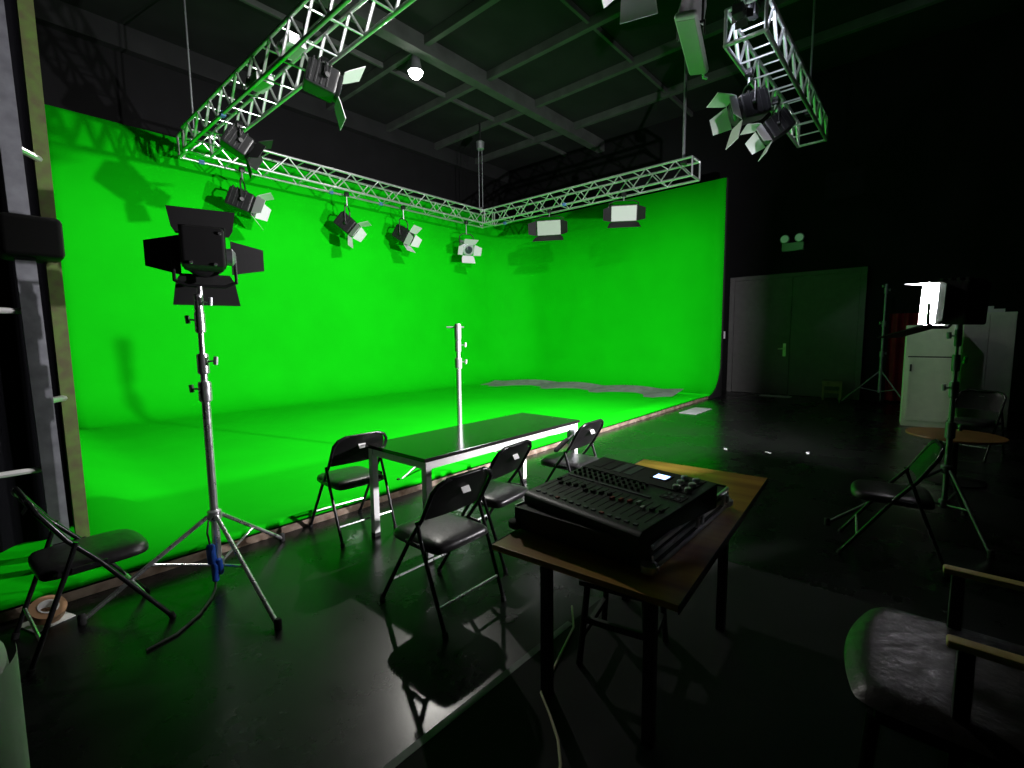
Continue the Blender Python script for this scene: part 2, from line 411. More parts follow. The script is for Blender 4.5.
# ------------------------------------------------------------------ stage lamps
def door_plate(hinge_c, e, aim, t_ax, ang, w0, w1, ln, th=.008):
    a = math.radians(ang); d = aim*math.cos(a)+e*math.sin(a); nrm = d.cross(t_ax).normalized()*th
    p = [hinge_c-t_ax*w0/2, hinge_c+t_ax*w0/2, hinge_c+d*ln*.25+t_ax*lerp(w0,w1,.55)/2, hinge_c+d*ln+t_ax*w1/2, hinge_c+d*ln-t_ax*w1/2, hinge_c+d*ln*.25-t_ax*lerp(w0,w1,.55)/2]
    if w1 < w0: p = [hinge_c-t_ax*w0/2, hinge_c+t_ax*w0/2, hinge_c+d*ln+t_ax*w1/2, hinge_c+d*ln-t_ax*w1/2]
    return MB().prism(p, nrm, .0)
def lamp(label, pos, aim, top_z=None, s=1., doors='silver', angs=(45,45,50,50), body='black', kind='fresnel', lens='lens', dl=.20, yoke=True, side=None):
    """pos: lamp body centre; aim: direction; top_z: height of the tube it hangs from"""
    t = thing('stage_light', label, 'stage light', pos, 0, None)
    m = aimm(aim); a = V(aim).normalized(); x = (m @ V((1,0,0))); z = (m @ V((0,0,1)))
    h = .15*s; ln = .40*s
    if kind == 'fresnel':
        b = MB().box((-h,-ln*.55,-h), (h,ln*.35,h), .04*s)
        b.xf(m); hs = b.build('housing', body, t)
        rg = MB().lathe([(.135*s,ln*.30),(.155*s,ln*.36),(.155*s,ln*.45),(.135*s,ln*.46)], 22, Matrix.Rotation(-PI/2,4,'X')); rg.xf(m).build('front_ring', body, hs)
        lz = MB().lathe([(.125*s,ln*.40),(.10*s,ln*.46),(.03*s,ln*.49)], 22, Matrix.Rotation(-PI/2,4,'X')); lz.xf(m).build('lens', lens, t)
        for i in range(4):
            yy = -ln*.45+ln*.16*i; fn_ = MB().box((-h*1.04,yy,-h*.8), (h*1.04,yy+ln*.05,h*1.06), .003); fn_.xf(m).build('cooling_fin', body, hs)
        hw, hh, fr = .15*s, .15*s, ln*.44
    else:
        hw, hh, fr = .33*s, .20*s, .09*s
        MB().box((-hw,-.10*s,-hh), (hw,fr*.8,hh), .015*s).xf(m).build('housing', body, t)
        MB().box((-hw*.93,fr*.8,-hh*.9), (hw*.93,fr,hh*.9), .004).xf(m).build('diffuser', 'diffuser', t)
    for e, tx, hc, ang, w in ((z, x, z*hh, angs[0], hw), (-z, x, -z*hh, angs[1], hw), (-x, z, -x*hw, angs[2], hh), (x, z, x*hw, angs[3], hh)):
        if ang is None: continue
        wide = abs(e.dot(z)) > .5
        door_plate(a*fr+hc, e, a, tx, ang, w*1.9, w*(2.5 if wide else 1.35), dl*s).build('barn_door', doors, t)
    if yoke and top_z is not None:
        dz = top_z-pos[2]; hx = V((x.x, x.y, 0)).normalized(); yw = (hw+.035*s)
        MB().tube([hx*yw, hx*yw+V((0,0,min(dz*.55,.30*s))), hx*yw*.6+V((0,0,min(dz*.55,.30*s)+.06*s)), -hx*yw*.6+V((0,0,min(dz*.55,.30*s)+.06*s)), -hx*yw+V((0,0,min(dz*.55,.30*s))), -hx*yw], .012*s, 8).build('yoke', 'black', t)
        MB().tube([(0,0,min(dz*.55,.30*s)+.05*s),(0,0,dz+.02)], .016, 8).build('spigot', 'steel', t)
        MB().box((-.045,-.045,dz-.05), (.045,.045,dz+.05), .012).build('clamp', 'black', t)
        for q in (-1,1): MB().lathe([(.03*s,-.02*s),(.03*s,.02*s)], 12, Matrix.Translation(hx*yw*q) @ V((0,1,0)).rotation_difference(V((0,0,1))).to_matrix().to_4x4()).build('tilt_knob', 'black', t)
    return t
zb = ZB-.02
# on the left wall truss, left to right
lamp('black stage lamp with pale barn doors hanging leftmost under the left wall truss', (3.70,10.22,4.23), (.75,-.42,-.32), zb, 1.25, angs=(35,35,40,40))
lamp('black stage lamp hanging second from left under the left wall truss', (5.90,10.22,4.16), (.52,-.50,-.60), zb, 1.15, angs=(50,50,50,50))
lamp('black stage lamp hanging third from left under the left wall truss, one door swung open', (7.45,10.22,4.16), (.35,-.80,-.55), zb, 1.1, angs=(75,20,60,20))
lamp('silver stage lamp hanging rightmost under the left wall truss by the corner', (9.62,10.22,4.12), (-.35,-.80,-.40), zb, 1.1, angs=(50,50,55,55), body='steel')
# soft panels under the back wall truss
lamp('flat white panel light with black lower door under the back wall truss near the corner', (10.30,7.75,4.42), (-.85,-.45,-.22), zb, 1.0, doors='blackm', angs=(None,25,45,45), kind='panel', dl=.26)
lamp('flat panel light tinged green under the back wall truss near its free end', (10.30,5.58,4.42), (-.80,-.50,-.30), zb, .92, doors='blackm', angs=(None,25,45,45), kind='panel', dl=.26)
# on the truss at upper left
lamp('black stage lamp with one grey barn door hanging mid-way along the upper left truss', (3.02,5.62,4.62), (.86,-.30,-.25), zb, 1.0, angs=(40,60,None,None), dl=.26)
lamp('black stage lamp seen from below at the wall end of the upper left truss', (2.95,8.15,4.55), (.80,-.25,-.50), zb, 1.05, doors='blackm')
for i, (y_, z_, lab) in enumerate(((6.9, ZB+.10, 'pale connector box on the upper left truss, nearer the wall'), (6.15, ZB+.30, 'pale connector box on the upper left truss, higher and nearer the camera'))):
    t = thing('connector_box', lab, 'connector box', (2.78+.1*i,y_,z_))
    MB().box((-.10,-.18,-.05), (.12,.18,.06), .012).build('case', 'silver', t)
    MB().lathe([(.035,0),(.035,.03)], 12, Matrix.Translation((-.10,.05,.0)) @ Matrix.Rotation(-PI/2,4,'Y')).build('socket', 'black', t)
# on the short truss at upper right
lamp('black stage lamp with white barn door under the middle of the ladder-like truss', (6.72,1.92,4.42), (-.45,.55,-.20), zb, 1.0, doors='silver', angs=(20,60,45,45), dl=.24)
lamp('black stage lamp under the far end of the ladder-like truss', (7.75,1.85,4.48), (-.35,.60,-.45), zb, .95, doors='silver', angs=(30,30,40,40))
# near lamps at and above the top of the frame
lamp('stage lamp looking down with open barn doors cropped by the top edge of the picture', (3.42,1.78,4.30), (-.34,-.10,-.93), ZB+HT, .75, doors='silver', angs=(40,40,40,40), dl=.24)
lamp('added lit stage lamp just above the top edge, aimed to light the screen evenly', (4.80,1.78,5.02), (.27,.92,-.40), ZB+HT, 1.0, doors='silver', angs=(45,50,50,50), dl=.2, lens='coolbulb')  # fixture added above the frame to even out the light on the screen
lamp('small lit lamp tucked under the near end of the ladder-like truss', (5.72,1.76,5.02), (1,0,.0), ZB+HT, .36, doors='blackm', angs=(50,60,50,50), dl=.2, lens='coolbulb')
t = thing('panel_light', 'long flat panel light, lit green from below, hanging near the top edge', 'panel light', (4.93,1.94,4.41), 14)
pm = Matrix.Rotation(.12,4,'X')
MB().box((-.53,-.10,-.03), (.53,.10,.04), .03, seg=3).xf(pm).build('housing', 'silver', t)
MB().box((-.50,-.08,-.036), (.50,.08,-.028), .003).xf(pm).build('diffuser', 'diffuser', t)
MB().tube([(-.15,-.12,.0),(-.15,-.12,.12),(-.15,.12,.12),(-.15,.12,.0)], .010, 8).build('bracket', 'black', t)
MB().tube([(-.15,-.10,.11),(-.17,-.11,.84)], .012, 8).build('spigot', 'black', t)
MB().tube([(.52,-.04,-.01),(.60,-.04,-.03),(.60,-.08,-.05)], .012, 8).build('handle', 'chrome', t)

# ceiling flood lamp that is switched on
CL = V((6.72,8.62,7.20))
t = thing('ceiling_floodlight', 'small glaring floodlight fixed beside the main ceiling beam', 'floodlight', CL)
MB().lathe([(.05,.34),(.09,.32),(.13,.10),(.17,.02)], 20).build('reflector', 'steel', t)
MB().lathe([(.03,-.10),(.09,-.085),(.13,-.04),(.15,.022)], 20).build('lamp_glass', 'bulb', t)
MB().tube([(0,0,.33),(0,0,ZC-CL.z)], .02, 8).build('stem', 'black', t)

# ------------------------------------------------------------------ folding chairs
def make_chair(label, loc, rz, group):
    t = thing('folding_chair', label, 'folding chair', loc, rz, group)
    w = .225
    # continuous front frame: foot, up and back, arched over the backrest
    side = [(.285,.012),(.0,.45),(-.115,.60),(-.205,.76)]
    pts = [(-w,y,z) for y, z in side]
    pts += [(-w+.03,-.222,.80), (-w+.085,-.232,.822), (w-.085,-.232,.822), (w-.03,-.222,.80)]
    pts += [(w,y,z) for y, z in reversed(side)]
    MB().tube(pts, .0125, 10).build('front_frame', 'tube', t)
    for q in (-1,1):
        l = MB().tube([(q*(w+.012),-.085,.585),(q*(w+.014),-.13,.45),(q*(w+.006),-.29,.012)], .0115, 10).build('rear_leg', 'tube', t)
        MB().tube([(q*(w+.006),-.284,.03),(q*(w+.006),-.292,.0)], .016, 10).build('foot_cap', 'rubber', l)
        MB().tube([(q*w,.277,.03),(q*w,.289,.0)], .016, 10).build('foot_cap', 'rubber', t)
        MB().box((q*(w+.004)-.006,-.11,.43), (q*(w+.004)+.006,.03,.455), .003).build('seat_link', 'tube', t)
    MB().tube([(-w,-.243,.145),(w,-.243,.145)], .008, 8).build('rear_stretcher', 'chrome', t)
    MB().tube([(-w,.19,.16),(w,.19,.16)], .008, 8).build('front_stretcher', 'chrome', t)
    def seat_out(k, z):
        o_ = []
        for x, y in ((-.185,-.222),(.0,-.224),(.185,-.222),(.209,-.195),(.210,.0),(.210,.14),(.195,.205),(.135,.235),(.0,.240),(-.135,.235),(-.195,.205),(-.210,.14),(-.210,.0),(-.209,-.195)): o_.append((x*k,(y-.01)*k+.01,z))
        return o_
    mb = MB(); bm = mb.bm
    lv = [(.94,.405),(1.,.412),(1.01,.435),(.97,.458),(.80,.470),(.4,.474)]
    rings = [[bm.verts.new(p) for p in seat_out(k,z)] for k, z in lv]
    for a, b in zip(rings, rings[1:]):
        for j in range(14): bm.faces.new((a[j],a[(j+1)%14],b[(j+1)%14],b[j]))
    bm.faces.new(list(reversed(rings[0]))); bm.faces.new(rings[-1])
    mb.build('seat', 'vinyl', t, 180, sub=1)
    # backrest: curved padded panel with rounded top
    def back(u, v):
        z = .585+.245*v; half = .212 if v < .55 else .212-.075*((v-.55)/.45)**2.2
        x = -half+2*half*u; base = -.100-.14*(v); bow = -.022*(1-(2*u-1)**2)
        return (x, base+bow-.0, z)
    mb = MB().grid(back, 14, 10, .024)
    mb.build('backrest', 'vinyl', t, 60)
    tg = MB().box((-.03,-.004,-.018), (.03,.0,.018)); tg.xf(Matrix.Translation((.0,-.2245,.735)) @ Matrix.Rotation(math.radians(-30),4,'X'))
    tg.build('tag', 'paper', t)
    return t
GC = 'black folding chairs around the white-legged table'
GS = 'black folding chairs elsewhere in the studio'
c0 = make_chair('black padded folding chair nearest the camera at the white-legged table', (1.74,2.12,0), 1, GC)
dup(c0, (2.43,2.37,0), 7, 'black folding chair in the middle of the three on the white-legged table\'s near side')
dup(c0, (3.53,2.42,0), 3, 'black folding chair on the near side at the far right end of the white-legged table')
dup(c0, (1.96,3.53,0), -2, 'black folding chair behind the white-legged table, back turned to it at its left end')
dup(c0, (.32,3.36,0), -86, 'black folding chair at the left edge beside the light stand, seat turned right', GS)
dup(c0, (4.26,.15,0), 6, 'black folding chair in the dark in front of the lit lamp stand', GS)
dup(c0, (8.35,-.45,0), 70, 'black folding chair in front of the tall cream panel at the far right', GS)

# ------------------------------------------------------------------ white-legged table
t = thing('meeting_table', 'long table with dark top and white metal legs in front of the green screen', 'table', (2.935,2.925,0), .6); t.scale = (.97,1,1)
MB().box((-1.0,-.37,.722), (1.0,.37,.75), .004).build('tabletop', 'tabletop', t)
for y in (-.33,.33): MB().box((-.93,y-.012,.66), (.93,y+.012,.722), .003).build('apron', 'white', t)
for x in (-.955,.955): MB().box((x-.012,-.33,.66), (x+.012,.33,.722), .003).build('apron', 'white', t)
for x in (-1,1):
    for y in (-1,1):
        l = MB().box((x*.955-.026,y*.33-.026,.03), (x*.955+.026,y*.33+.026,.722), .004).build('leg', 'white', t)
        MB().box((x*.955-.028,y*.33-.028,0), (x*.955+.028,y*.33+.028,.032), .004).build('foot_cap', 'rubber', l)
t = thing('clamp_arm', 'short black foam-gripped rod clamped to the right legs of the white-legged table', 'clamp arm', (3.80,2.59,.60))
MB().box((-.045,-.06,-.08), (-.012,.03,.08), .006).build('clamp', 'steel', t)
MB().tube([(-.03,-.04,.03),(-.20,-.06,-.01)], .008, 8).build('rod', 'black', t)
MB().tube([(-.14,-.055,.005),(-.17,-.06,-.0),(-.38,-.09,-.055),(-.40,-.09,-.06)], [.012,.022,.022,.012], 12).build('grip', 'rubber', t)

# ------------------------------------------------------------------ light stands
def stand(label, x, y, top, legs, hub=.42, low=.12, z0=0., rt=.019, m='chrome', secs=(.62,.75,.87), knob_dirs=(1,-1,1,-1)):
    t = thing('light_stand', label, 'light stand', (x,y,z0))
    zs = [low]+[top*s for s in secs]+[top]
    for i in range(len(zs)-1):
        r = rt*(1-.16*i)
        MB().tube([(0,0,zs[i]-(.05 if i else 0)),(0,0,zs[i+1])], r, 14).build('column', m, t)
    for i in range(1, len(zs)):
        z = zs[i]; r = rt*(1-.16*(i-1))+.013
        last_ = i == len(zs)-1
        cl = MB().lathe([(r*.8,z-.13),(r,z-.12),(r,z-.01),(r*.85,z)], 16).build('collar', m, t)
        d = knob_dirs[i-1]
        kd = V((.66,-.75,0))*d
        MB().tube([kd*r*.8+V((0,0,z-.05)), kd*(r+.05)+V((0,0,z-.045))], .006, 8).tube([kd*(r+.045)+V((0,0,z-.07)), kd*(r+.05)+V((0,0,z-.02))], .014, 8).build('knob', 'steel', cl)
    MB().lathe([(.036,hub-.03),(.042,hub-.02),(.042,hub+.03),(.03,hub+.04)], 16).build('leg_collar', m, t)
    MB().lathe([(.030,low-.03),(.036,low-.02),(.036,low+.03),(.03,low+.04)], 16).build('brace_collar', m, t)
    for lx, ly in legs:
        f = V((lx,ly,.022)); d = V((lx,ly,0)).normalized(); a = V((0,0,hub))+d*.04
        l = MB().tube([a, f], .0135, 10).build('leg', m, t)
        mid = a.lerp(f, .50)
        MB().tube([V((0,0,low))+d*.03, mid], .009, 8).build('brace', m, l)
        MB().lathe([(.012,-.02),(.02,-.02),(.02,.03),(.012,.04)], 12, Matrix.Translation(f)).build('foot', 'rubber', l)
    return t
stand('chrome light stand carrying the black barn-door lamp at left', .95, 3.46, 1.86, ((-.68,.0),(.02,-.88),(.52,.26)), hub=.43, low=.10, secs=(.705,.80,.94), rt=.025, knob_dirs=(-1,1,-1,1))
cs = stand('chrome light stand without lamp behind the white-legged table', 3.75, 4.16, 1.46, ((-.97,-.12),(.55,-.10),(.35,.72)), hub=.42, low=.14, z0=GP, secs=(.865,), rt=.030, m='alu', knob_dirs=(1,1,1))
MB().lathe([(.024,1.44),(.034,1.46),(.042,1.50),(.042,1.64),(.034,1.66)], 18).build('receiver', 'alu', cs)
MB().tube([(-.09,.09,1.62),(.05,-.05,1.62)], .011, 8).build('receiver_pin', 'steel', cs)
stand('dark light stand carrying the glaring lamp at right', 5.0, -.15, 1.60, ((-.45,.71),(-.41,-.25),(.55,-.15)), hub=.50, low=.22, secs=(.55,.75,.88), m='darksteel')
stand('tall thin light stand beside the dark red curtain by the back wall', 13.06, .80, 2.62, ((-.10,.68),(-.35,-.52),(.5,.0)), hub=.72, low=.30, secs=(.45,.70,.97), m='galv', rt=.03)

# left lamp head: seen from behind, barn doors wide open
LH = V((1.00,3.455,2.112))
ad = V((.27,.96,.02)).normalized()
t = thing('studio_lamp', 'black studio lamp with four wide-open barn doors on the left chrome stand', 'studio lamp', LH)
m_ = aimm(ad); lx, lz = m_ @ V((1,0,0)), m_ @ V((0,0,1))
hs = MB().box((-.115,-.26,-.105), (.105,.05,.125), .02).xf(m_).build('housing', 'blackm', t)
MB().lathe([(.11,.04),(.135,.06),(.135,.12),(.12,.13)], 24, Matrix.Rotation(-PI/2,4,'X')).xf(m_).build('front_ring', 'black', hs)
for i in range(5): MB().box((-.12,-.235+.05*i,-.09), (.11,-.215+.05*i,.130), .003).xf(m_).build('cooling_fin', 'black', hs)
MB().lathe([(.05,0),(.055,.03),(.03,.05)], 16, Matrix.Translation((.115,-.08,-.02)) @ Matrix.Rotation(PI/2,4,'Y')).xf(m_).build('side_knob', 'steel', t)
MB().lathe([(.115,.115),(.08,.14),(.02,.15)], 24, Matrix.Rotation(-PI/2,4,'X')).xf(m_).build('lens', 'lens', t)
fr = ad*.13
door_plate(fr+lz*.135, lz, ad, lx, 88, .29, .375, .165).build('barn_door', 'blackm', t)
door_plate(fr-lz*.115, -lz, ad, lx, 90, .27, .375, .20).build('barn_door', 'blackm', t)
door_plate(fr-lx*.13, -lx, ad, lz, 84, .25, .155, .185).build('barn_door', 'blackm', t)
door_plate(fr+lx*.15, lx, ad, lz, 84, .22, .14, .195).build('barn_door', 'blackm', t)
MB().tube([lx*.165+V((0,0,.0)), lx*.165+V((0,0,-.17)), lx*.10+V((0,0,-.20)), -lx*.10+V((0,0,-.20)), -lx*.165+V((0,0,-.17)), -lx*.165], .010, 8).build('yoke', 'black', t)
MB().tube([(-.04,.0,-.26),(-.04,.0,-.205)], .016, 10).build('spigot', 'chrome', t)
for sx, sz in ((-.07,-.085),(.05,-.09),(.08,.09)): MB().lathe([(.010,0),(.008,.008)], 8, Matrix.Translation((sx,-.262,sz)) @ Matrix.Rotation(PI/2,4,'X')).xf(m_).build('screw', 'chrome', t)

# lit lamp on the right stand
KH = V((4.98,-.04,1.80))
kd = V((.40,1,.04)).normalized()
t = thing('studio_lamp', 'glaring lit studio lamp with barn doors on the right stand', 'studio lamp', KH)
m_ = aimm(kd); lx, lz = m_ @ V((1,0,0)), m_ @ V((0,0,1))
hs = MB().box((-.17,-.22,-.16), (.17,-.16,.16), .015).box((-.17,-.17,-.16), (-.16,-.05,.16)).box((.16,-.17,-.16), (.17,.02,.16)).box((-.165,-.17,-.16), (.165,.02,-.15)).box((-.165,-.17,.15), (.165,.02,.16)).xf(m_).build('housing', 'blackm', t)
MB().box((-.155,-.158,-.145), (.155,-.150,.145), .002).xf(m_).build('reflector', 'silver', hs)
for i in range(4): MB().box((-.15,-.20+.05*i,.157), (.15,-.18+.05*i,.180), .003).xf(m_).build('cooling_fin', 'blackm', hs)
MB().box((-.05,-.13,-.11), (.05,-.115,.11), .004).xf(m_).build('lamp_tube', 'key_bulb', t)
fr = kd*.03
door_plate(fr+lx*.165, lx, kd, lz, 25, .32, .32, .24).build('barn_door', 'silver', t)
door_plate(-kd*.045-lx*.165, -lx, kd, lz, 125, .32, .26, .17).build('barn_door', 'blackm', t)
door_plate(fr+lz*.16, lz, kd, lx, -2, .34, .46, .13).build('barn_door', 'blackm', t)
door_plate(fr-lz*.16, -lz, kd, lx, 20, .34, .36, .32).build('barn_door', 'blackm', t)
MB().tube([lx*.19, lx*.19+V((0,0,-.15)), lx*.12+V((0,0,-.185)), -lx*.12+V((0,0,-.185)), -lx*.19+V((0,0,-.15)), -lx*.19], .011, 8).build('yoke', 'black', t)
MB().tube([(.02,-.11,-.20),(.02,-.11,-.10)], .022, 10).build('spigot', 'steel', t)

# blue connector and cable on the left stand
t = thing('power_cable', 'black cable with blue inline plugs hanging from the left chrome stand to the floor', 'cable', (.95,3.46,0))
MB().tube([(-.05,-.05,.42),(-.075,-.10,.36),(-.07,-.12,.28)], .006, 8).build('lead', 'cable', t)
MB().tube([(-.07,-.12,.29),(-.07,-.122,.275),(-.065,-.125,.17),(-.065,-.125,.16)], [.016,.026,.026,.015], 12).build('plug', 'blue', t)
MB().tube([(-.035,-.135,.19),(-.035,-.14,.18),(-.03,-.15,.10),(-.03,-.15,.09)], [.013,.02,.02,.012], 12).build('plug', 'blue', t)
MB().tube([(-.06,-.14,.17),(-.06,-.145,.15),(-.06,-.15,.06),(-.06,-.15,.05)], [.013,.02,.02,.010], 12).build('plug', 'blue', t)
MB().tube([(-.06,-.15,.06),(-.075,-.18,.02),(-.12,-.26,.008),(-.22,-.40,.008),(-.36,-.52,.008),(-.50,-.56,.008)], .007, 8).build('lead', 'cable', t)

# ------------------------------------------------------------------ console table and mixer
t = thing('console_table', 'wood-topped table with black legs in the foreground under the mixer', 'table', (2.22,1.005,0), 4.6)
MB().box((-.835,-.385,.695), (.835,.385,.72), .003).build('tabletop', 'wood', t)
MB().box((-.838,-.388,.690), (.838,-.384,.722), .001).box((-.838,.384,.690), (.838,.388,.722), .001).build('edging', 'blackm', t)
def lp(x, y):
    a = math.radians(-4.6); dx, dy = x-2.22, y-1.005; return dx*math.cos(a)-dy*math.sin(a), dx*math.sin(a)+dy*math.cos(a)
for x, y in ((1.56,1.19),(1.60,.73),(2.53,.76),(2.46,1.28)):
    q = lp(x, y); MB().box((q[0]-.022,q[1]-.022,0), (q[0]+.022,q[1]+.022,.69), .004).build('leg', 'black', t)
a, b = lp(1.56,1.19), lp(2.46,1.28)
MB().box((a[0],.215,.63), (b[0],.245,.69), .003).build('rail', 'black', t)
MB().box((a[0],-.275,.63), (b[0]+.05,-.245,.69), .003).build('rail', 'black', t)
# stool beneath
t = thing('low_stool', 'black low stool pushed under the wood-topped table', 'stool', (2.02,1.06,0), 12)
MB().box((-.19,-.17,.40), (.19,.17,.43), .01).build('seat', 'blackm', t)
for x in (-1,1):
    for y in (-1,1): MB().tube([(x*.155,y*.135,.40),(x*.185,y*.165,0)], .016, 8).build('leg', 'blackm', t)
for y in (-.153,.153): MB().box((-.17,y-.012,.14), (.17,y+.012,.17), .003).build('stretcher', 'blackm', t)
for x in (-.173,.173): MB().box((x-.012,-.15,.22), (x+.012,.15,.25), .003).build('stretcher', 'blackm', t)

# flight case base
CX, CY, CR = 1.97, 1.03, 0.5
t = thing('flight_case', 'black flight case base with aluminium edges lying on the wood-topped table', 'flight case', (CX,CY,.72), CR)
MB().box((-.44,-.32,.012), (.44,.32,.105), .006).build('tray', 'casewood', t)
for y in (-.322,.322):
    MB().box((-.43,y-.006,.094), (.43,y+.006,.112), .002).build('edge_trim', 'alu', t)
    MB().box((-.43,y-.006,.055), (.43,y+.006,.072), .002).build('edge_trim', 'alu', t)
    MB().box((-.43,y-.006,.010), (.43,y+.006,.026), .002).build('edge_trim', 'alu', t)
for x in (-.442,.442): MB().box((x-.006,-.31,.094), (x+.006,.31,.112), .002).build('edge_trim', 'casewood', t)
for x in (-.435,.435):
    for y in (-.315,.315):
        MB().lathe([(.02,-.022),(.034,-.012),(.034,.012),(.02,.022)], 12, Matrix.Translation((x,y,.03))).build('corner_ball', 'chrome' if y < 0 else 'blackm', t)
for x in (.02,.36):
    l = MB().box((x-.035,-.338,.045), (x+.035,-.322,.10), .004).build('latch', 'chrome', t)
    MB().box((x-.012,-.348,.055), (x+.012,-.337,.09), .003).build('latch_tongue', 'steel', l)
for x in (-.30,.30):
    for y in (-.22,.22): MB().lathe([(.03,0),(.03,.012)], 12, Matrix.Translation((x,y,0))).build('foot', 'rubber', t)
# mixer
t = thing('mixing_console', 'black digital sound mixer with small lit display sitting in its flight case base', 'mixer', (1.845,1.005,.826), -8)
# body: wedge rising to the back (+x)
x0, x1, hw = -.29, .285, .31
z0, z1 = .050, .110
sl = (z1-z0)/(x1-x0)
def zt(x): return z0+sl*(x-x0)
MB().prism([(x0,-hw,.0),(x1,-hw,.0),(x1,-hw,z1),(x0+.02,-hw,zt(x0+.02)),(x0,-hw,z0-.015)], (0,2*hw,0), .006).build('body', 'mixer', t)
def on(x, y, w, d, h, name, m, par=None, bev=.0015):
    a_ = math.atan(sl)
    mb = MB().box((-w/2,-d/2,-.001), (w/2,d/2,h), bev); mb.xf(Matrix.Translation((x,y,zt(x))) @ Matrix.Rotation(-a_,4,'Y'))
    return mb.build(name, m, par or t)
# side strips, display bridge
on(.19,.02,.17,.57,.004,'display_bridge','blackm')
on(.20,-.09,.066,.085,.007,'display_bezel','blackm'); sc = on(.20,-.09,.046,.062,.0085,'screen','screen')
for y in (.06,.12,.18,.24): on(.20,y,.12,.044,.006,'channel_bank','strip' if y < .15 else 'blackm')
for i in range(3):
    for j in range(2):
        x = .24-.055*i; y = -.18-.055*j-.012*i
        k = MB().lathe([(.016,0),(.016,.016),(.012,.02)], 14, Matrix.Translation((x,y,zt(x)))); k.build('knob', 'silver', t)
for r_ in range(3):
    for i in range(12):
        y = .275-.033*i; x = .085-.033*r_
        k = MB().lathe([(.0075,0),(.006,.012)], 8, Matrix.Translation((x,y,zt(x)))); k.build('knob', 'blackm', t)
on(-.012,.06,.014,.46,.004,'divider','strip')
for i in range(16):
    y = .28-.037*i
    on(-.125,y,.17,.004,.0015,'fader_slot','rubber')
    on(-.085-.03*((i*7)%4)/3.,y,.022,.013,.010,'fader_cap','silver' if i in (12,13) else ('redcap' if i in (9,10,11) else 'blackm'))
for i in range(14): on(-.245,.26-.04*i,.014,.018,.005,'mute_button','redcap' if i in (3,9) else 'strip')
on(.05,-.24,.06,.10,.003,'button_field','blackm')
for i in range(2):
    for j in range(3): on(.035+.03*i,-.27+.03*j,.016,.016,.006,'button','strip')

# pale cable on the floor under the near table
t = tag(MB().tube([(2.18,1.48,.012),(2.02,1.36,.012),(1.84,1.30,.012),(1.66,1.24,.012),(1.53,1.20,.012),(1.46,1.10,.012),(1.38,1.00,.012),(1.30,.93,.012),(1.22,.885,.012),(1.1,.84,.012)], .006, 8).build('floor_cable', 'palecable'), 'thin pale cable trailing across the floor under the wood-topped table', 'cable')

# ------------------------------------------------------------------ left edge: scaffold frame, bits
def upright(px, py, base, top, wx, wy, m, name, par, o):
    MB().box((px-o[0]-wx/2,py-o[1]-wy/2,base), (px-o[0]+wx/2,py-o[1]+wy/2,top), .006).build(name, m, par)
t = thing('scaffold_frame', 'metal and timber scaffold frame with rungs standing at the left edge of the screen', 'scaffold frame', (.265,3.70,.0))
o_ = (.30,3.70)
MB().prism([(-.045,.40,.10),(.045,.40,.10),(-.02,.40,5.6),(-.11,.40,5.6)], (0,.06,0)).build('post', 'galv', t)
MB().prism([(.085,.58,.10),(.155,.58,.10),(.14,.58,6.2),(.065,.58,6.2)], (0,.08,0)).build('post', 'post', t)
MB().prism([(-.86,.40,.10),(-.80,.40,.10),(-.86,.40,5.6),(-.92,.40,5.6)], (0,.06,0)).build('post', 'galv', t)
for z in (.78,1.76,2.72,3.68): MB().tube([(-.86,.43,z),(-.02,.43,z)], .018, 8).build('rung', 'white', t)
for z in (1.20,2.72,): MB().tube([(.0,.44,z),(.11,.61,z)], .02, 8).build('rung', 'alu', t)
MB().box((-.125,.37,2.08), (.155,.68,2.33), .03).build('black_wrap', 'blackm', t)
for q in ((-.02,.43),(-.83,.43),(.12,.62)): MB().box((q[0]-.07,q[1]-.07,GP+.003), (q[0]+.07,q[1]+.07,.12), .01).build('base_block', 'black', t)
def drape(u, v): return (-2.0+2.43*u, 4.78+.05*math.sin(u*60)+.02*math.sin(u*23+v*3), GP+.01+5.5*v)
tag(MB().grid(drape, 120, 6, .01).build('black_drape', 'curtain'), 'black drape hanging behind the rungs of the scaffold frame at the left edge', 'drape')
# tape roll under the chair
t = thing('tape_roll', 'roll of brown tape with pale rim lying under the left folding chair', 'tape roll', (.14,3.66,.0), 20)
MB().lathe([(.045,.02),(.08,.02),(.08,.07),(.045,.07),(.045,.02)], 24, Matrix.Translation((0,0,.035)) @ Matrix.Rotation(.55,4,'X')).build('roll', 'tan', t)
MB().lathe([(.038,.016),(.046,.016),(.046,.075),(.038,.075),(.038,.016)], 24, Matrix.Translation((0,0,.035)) @ Matrix.Rotation(.55,4,'X')).build('core', 'paper', t)
MB().box((-.09,-.10,.001), (.09,.09,.008), .003).build('paper_backing', 'paper', t)
# white padded roll cropped by the lower left corner
t = thing('fabric_roll', 'upright roll of white cloth cropped at the lower left corner of the picture', 'fabric roll', (-.225,1.5,0))
MB().lathe([(.19,0),(.222,.02),(.224,.5),(.223,.80),(.215,.90),(.19,.96),(.14,1.0),(.05,1.015)], 40).build('roll', 'whitec', t)
MB().grid(lambda u, v: ((.226+.006*v)*math.cos(-1.2+1.3*u), (.226+.006*v)*math.sin(-1.2+1.3*u), .03+.87*v), 12, 10, .006).build('loose_edge', 'whitec', t)

